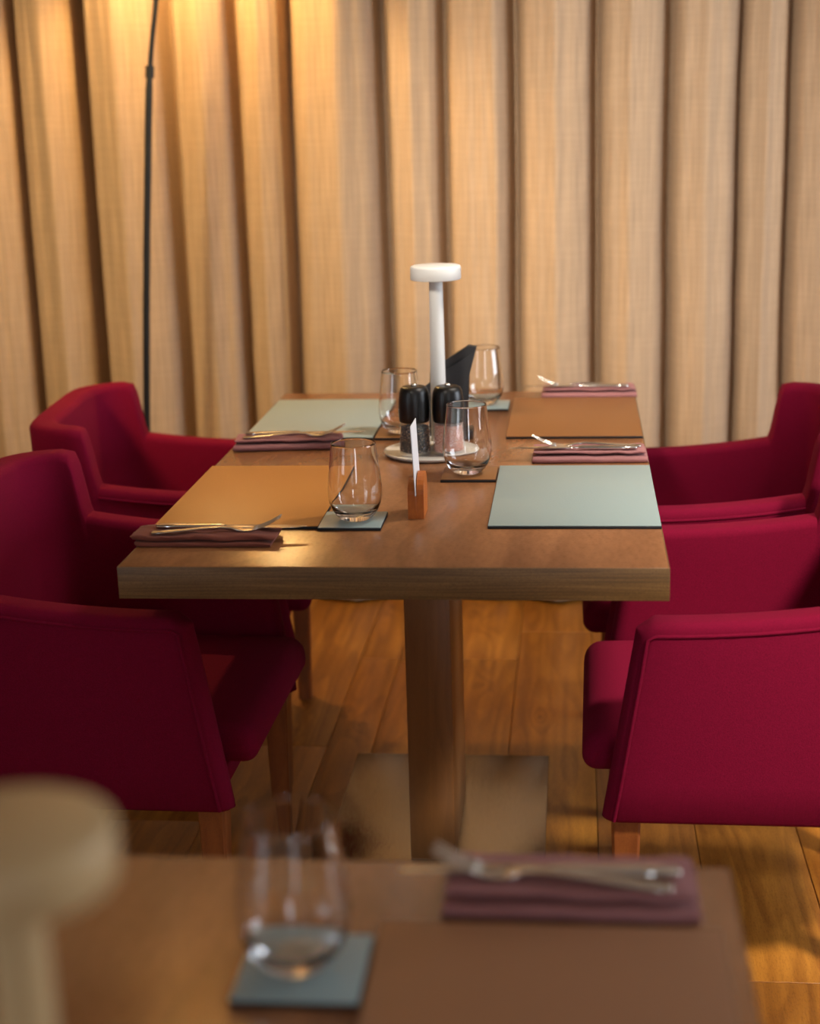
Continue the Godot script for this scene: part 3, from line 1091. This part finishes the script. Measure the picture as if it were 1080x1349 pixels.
func floor_lamp() -> void:
	var t := thing("floor_lamp", "slim black floor lamp with bent pole and cream shade before the beige curtain", "floor lamp", Vector3(-0.90, 0, -1.90))
	var g := Geo.new()
	lathe(g, [[Vector2(0, 0), Vector2(0.14, 0)], [Vector2(0.14, 0), Vector2(0.14, 0.014), Vector2(0.135, 0.018), Vector2(0, 0.02)]], 40)
	part("base", g.commit(), M.black_metal, t)
	var path := []
	var keys := [Vector2(0.0, 0.018), Vector2(0.018, 0.40), Vector2(0.030, 0.60), Vector2(0.050, 0.90), Vector2(0.074, 1.20), Vector2(0.100, 1.485), Vector2(0.128, 1.66), Vector2(0.146, 1.80), Vector2(0.155, 1.99)]
	for i in keys.size() - 1:
		var p0: Vector2 = keys[maxi(i - 1, 0)]
		var p3: Vector2 = keys[mini(i + 2, keys.size() - 1)]
		for k in 6:
			var q: Vector2 = keys[i].cubic_interpolate(keys[i + 1], p0, p3, k / 6.0)
			path.append(Vector3(q.x, q.y, 0))
	path.append(Vector3(0.155, 1.99, 0))
	g = Geo.new()
	var radii := []
	for p in path:
		radii.append(0.0095 if p.y < 1.48 else 0.0066)
	tube(g, path, radii, 12)
	var pole := part("pole", g.commit(), M.black_metal, t)
	g = Geo.new()
	tube(g, [Vector3(0.0985, 1.47, 0), Vector3(0.1013, 1.50, 0)], [0.0115, 0.0115], 12)
	part("joint", g.commit(), M.black_metal, pole)
	g = Geo.new()
	lathe(g, [[Vector2(0.165, 1.91), Vector2(0.125, 2.17)], [Vector2(0.125, 2.17), Vector2(0.1235, 2.17)], [Vector2(0.1235, 2.17), Vector2(0.1635, 1.91)], [Vector2(0.1635, 1.91), Vector2(0.165, 1.91)]], 48, Vector3(0.155, 0, 0))
	part("shade", g.commit(), M.shade, t)
	var em := mat(Color(1, 0.9, 0.7), 0.5)
	em.emission_enabled = true
	em.emission = Color(1.0, 0.68, 0.30)
	em.emission_energy_multiplier = 8.0
	g = Geo.new()
	var ball := []
	for k in 13:
		var a := PI * k / 12.0
		ball.append(Vector2(0.034 * sin(a), 2.030 - 0.034 * cos(a)))
	lathe(g, [ball], 24, Vector3(0.155, 0, 0))
	part("bulb", g.commit(), em, t)
	var l := OmniLight3D.new()
	l.name = "bulb_light"
	l.light_color = Color(1.0, 0.81, 0.52)
	l.light_energy = 0.95
	l.light_size = 0.03
	l.omni_range = 9.0
	l.omni_attenuation = 2.0
	l.shadow_enabled = true
	t.add_child(l)
	l.position = Vector3(0.155, 2.030, 0)

# black cloth napkins standing in a wedge-shaped stand behind the lamp
func napkin_stand(at: Vector3) -> void:
	var t := thing("napkin_stand", "black napkin fanned upright in a low black stand behind the white lamp", "napkin holder", at)
	var g := Geo.new()
	rbox(g, Vector3(0.0, 0.010, 0), Vector3(0.10, 0.020, 0.05), 0.004, 2)
	part("stand", g.commit(), M.black_cap, t)
	# folded napkins: flared wedge, front panel and top panel meet at a crease
	g = Geo.new()
	prism(g, PackedVector2Array([Vector2(-0.040, 0.018), Vector2(0.036, 0.018), Vector2(0.041, 0.125), Vector2(0.056, 0.180), Vector2(0.040, 0.183), Vector2(-0.012, 0.150), Vector2(-0.034, 0.142), Vector2(-0.036, 0.130)]), -0.012, 0.004)
	part("rear_fold", g.commit(), M.black_cloth, t)
	g = Geo.new()
	var low := [Vector3(-0.034, 0.018, 0.020), Vector3(0.032, 0.018, 0.020), Vector3(0.040, 0.120, 0.012), Vector3(0.054, 0.172, 0.005), Vector3(-0.005, 0.135, 0.010), Vector3(-0.046, 0.105, 0.014)]
	var rear := []
	for p in low:
		rear.append(p + Vector3(0, 0, -0.007))
	for k in range(1, 5):
		g.tri(low[0], low[k + 1], low[k], Vector2.ZERO, Vector2.ZERO, Vector2.ZERO, -1)
		g.tri(rear[0], rear[k], rear[k + 1], Vector2.ZERO, Vector2.ZERO, Vector2.ZERO, -1)
	for k in 6:
		var k1 := (k + 1) % 6
		g.quad(low[k], low[k1], rear[k1], rear[k], Vector2.ZERO, Vector2.ZERO, Vector2.ZERO, Vector2.ZERO, -1)
	part("front_fold", g.commit(), M.black_cloth, t)

func dome(lift: float) -> PackedVector2Array:
	var o := PackedVector2Array([Vector2(0.033, 0.0), Vector2(0.033, 0.040)])
	for k in range(1, 12):
		var a := PI * k / 12.0
		o.append(Vector2(0.033 * cos(a), 0.040 + lift * sin(a)))
	o.append(Vector2(-0.033, 0.040))
	o.append(Vector2(-0.033, 0.0))
	return o

func card_holder(at: Vector3) -> void:
	var t := thing("card_holder", "small orange-brown wooden card holder with a slot", "card holder", at)
	# side profile in (z, y): straight front, domed top; built in x-y and turned
	var turn := Basis(Vector3.UP, -PI * 0.5)
	for s in [-1, 1]:
		var g := Geo.new()
		prism(g, dome(0.020 if s < 0 else 0.031), 0.0016, 0.0128)
		var o := part("cheek", g.commit(), M.holder, t)
		o.basis = turn
		o.position = Vector3(0, 0, 0)
		if s > 0:
			o.position = Vector3(0.0144, 0, 0)
	var g2 := Geo.new()
	rbox(g2, Vector3(0, 0.0185, 0), Vector3(0.0032, 0.037, 0.066), 0.0002, 1)
	part("core", g2.commit(), M.holder, t)
	g2 = Geo.new()
	rbox(g2, Vector3(0, 0.0565, 0), Vector3(0.0012, 0.113, 0.070), 0.0003, 1)
	var card := solo("table_card", g2.commit(), M.paper, "blank white card standing in the wooden card holder", "card", at + Vector3(0.0008, 0.0385, 0.002), -0.02)
	card.rotation.z = 0.045
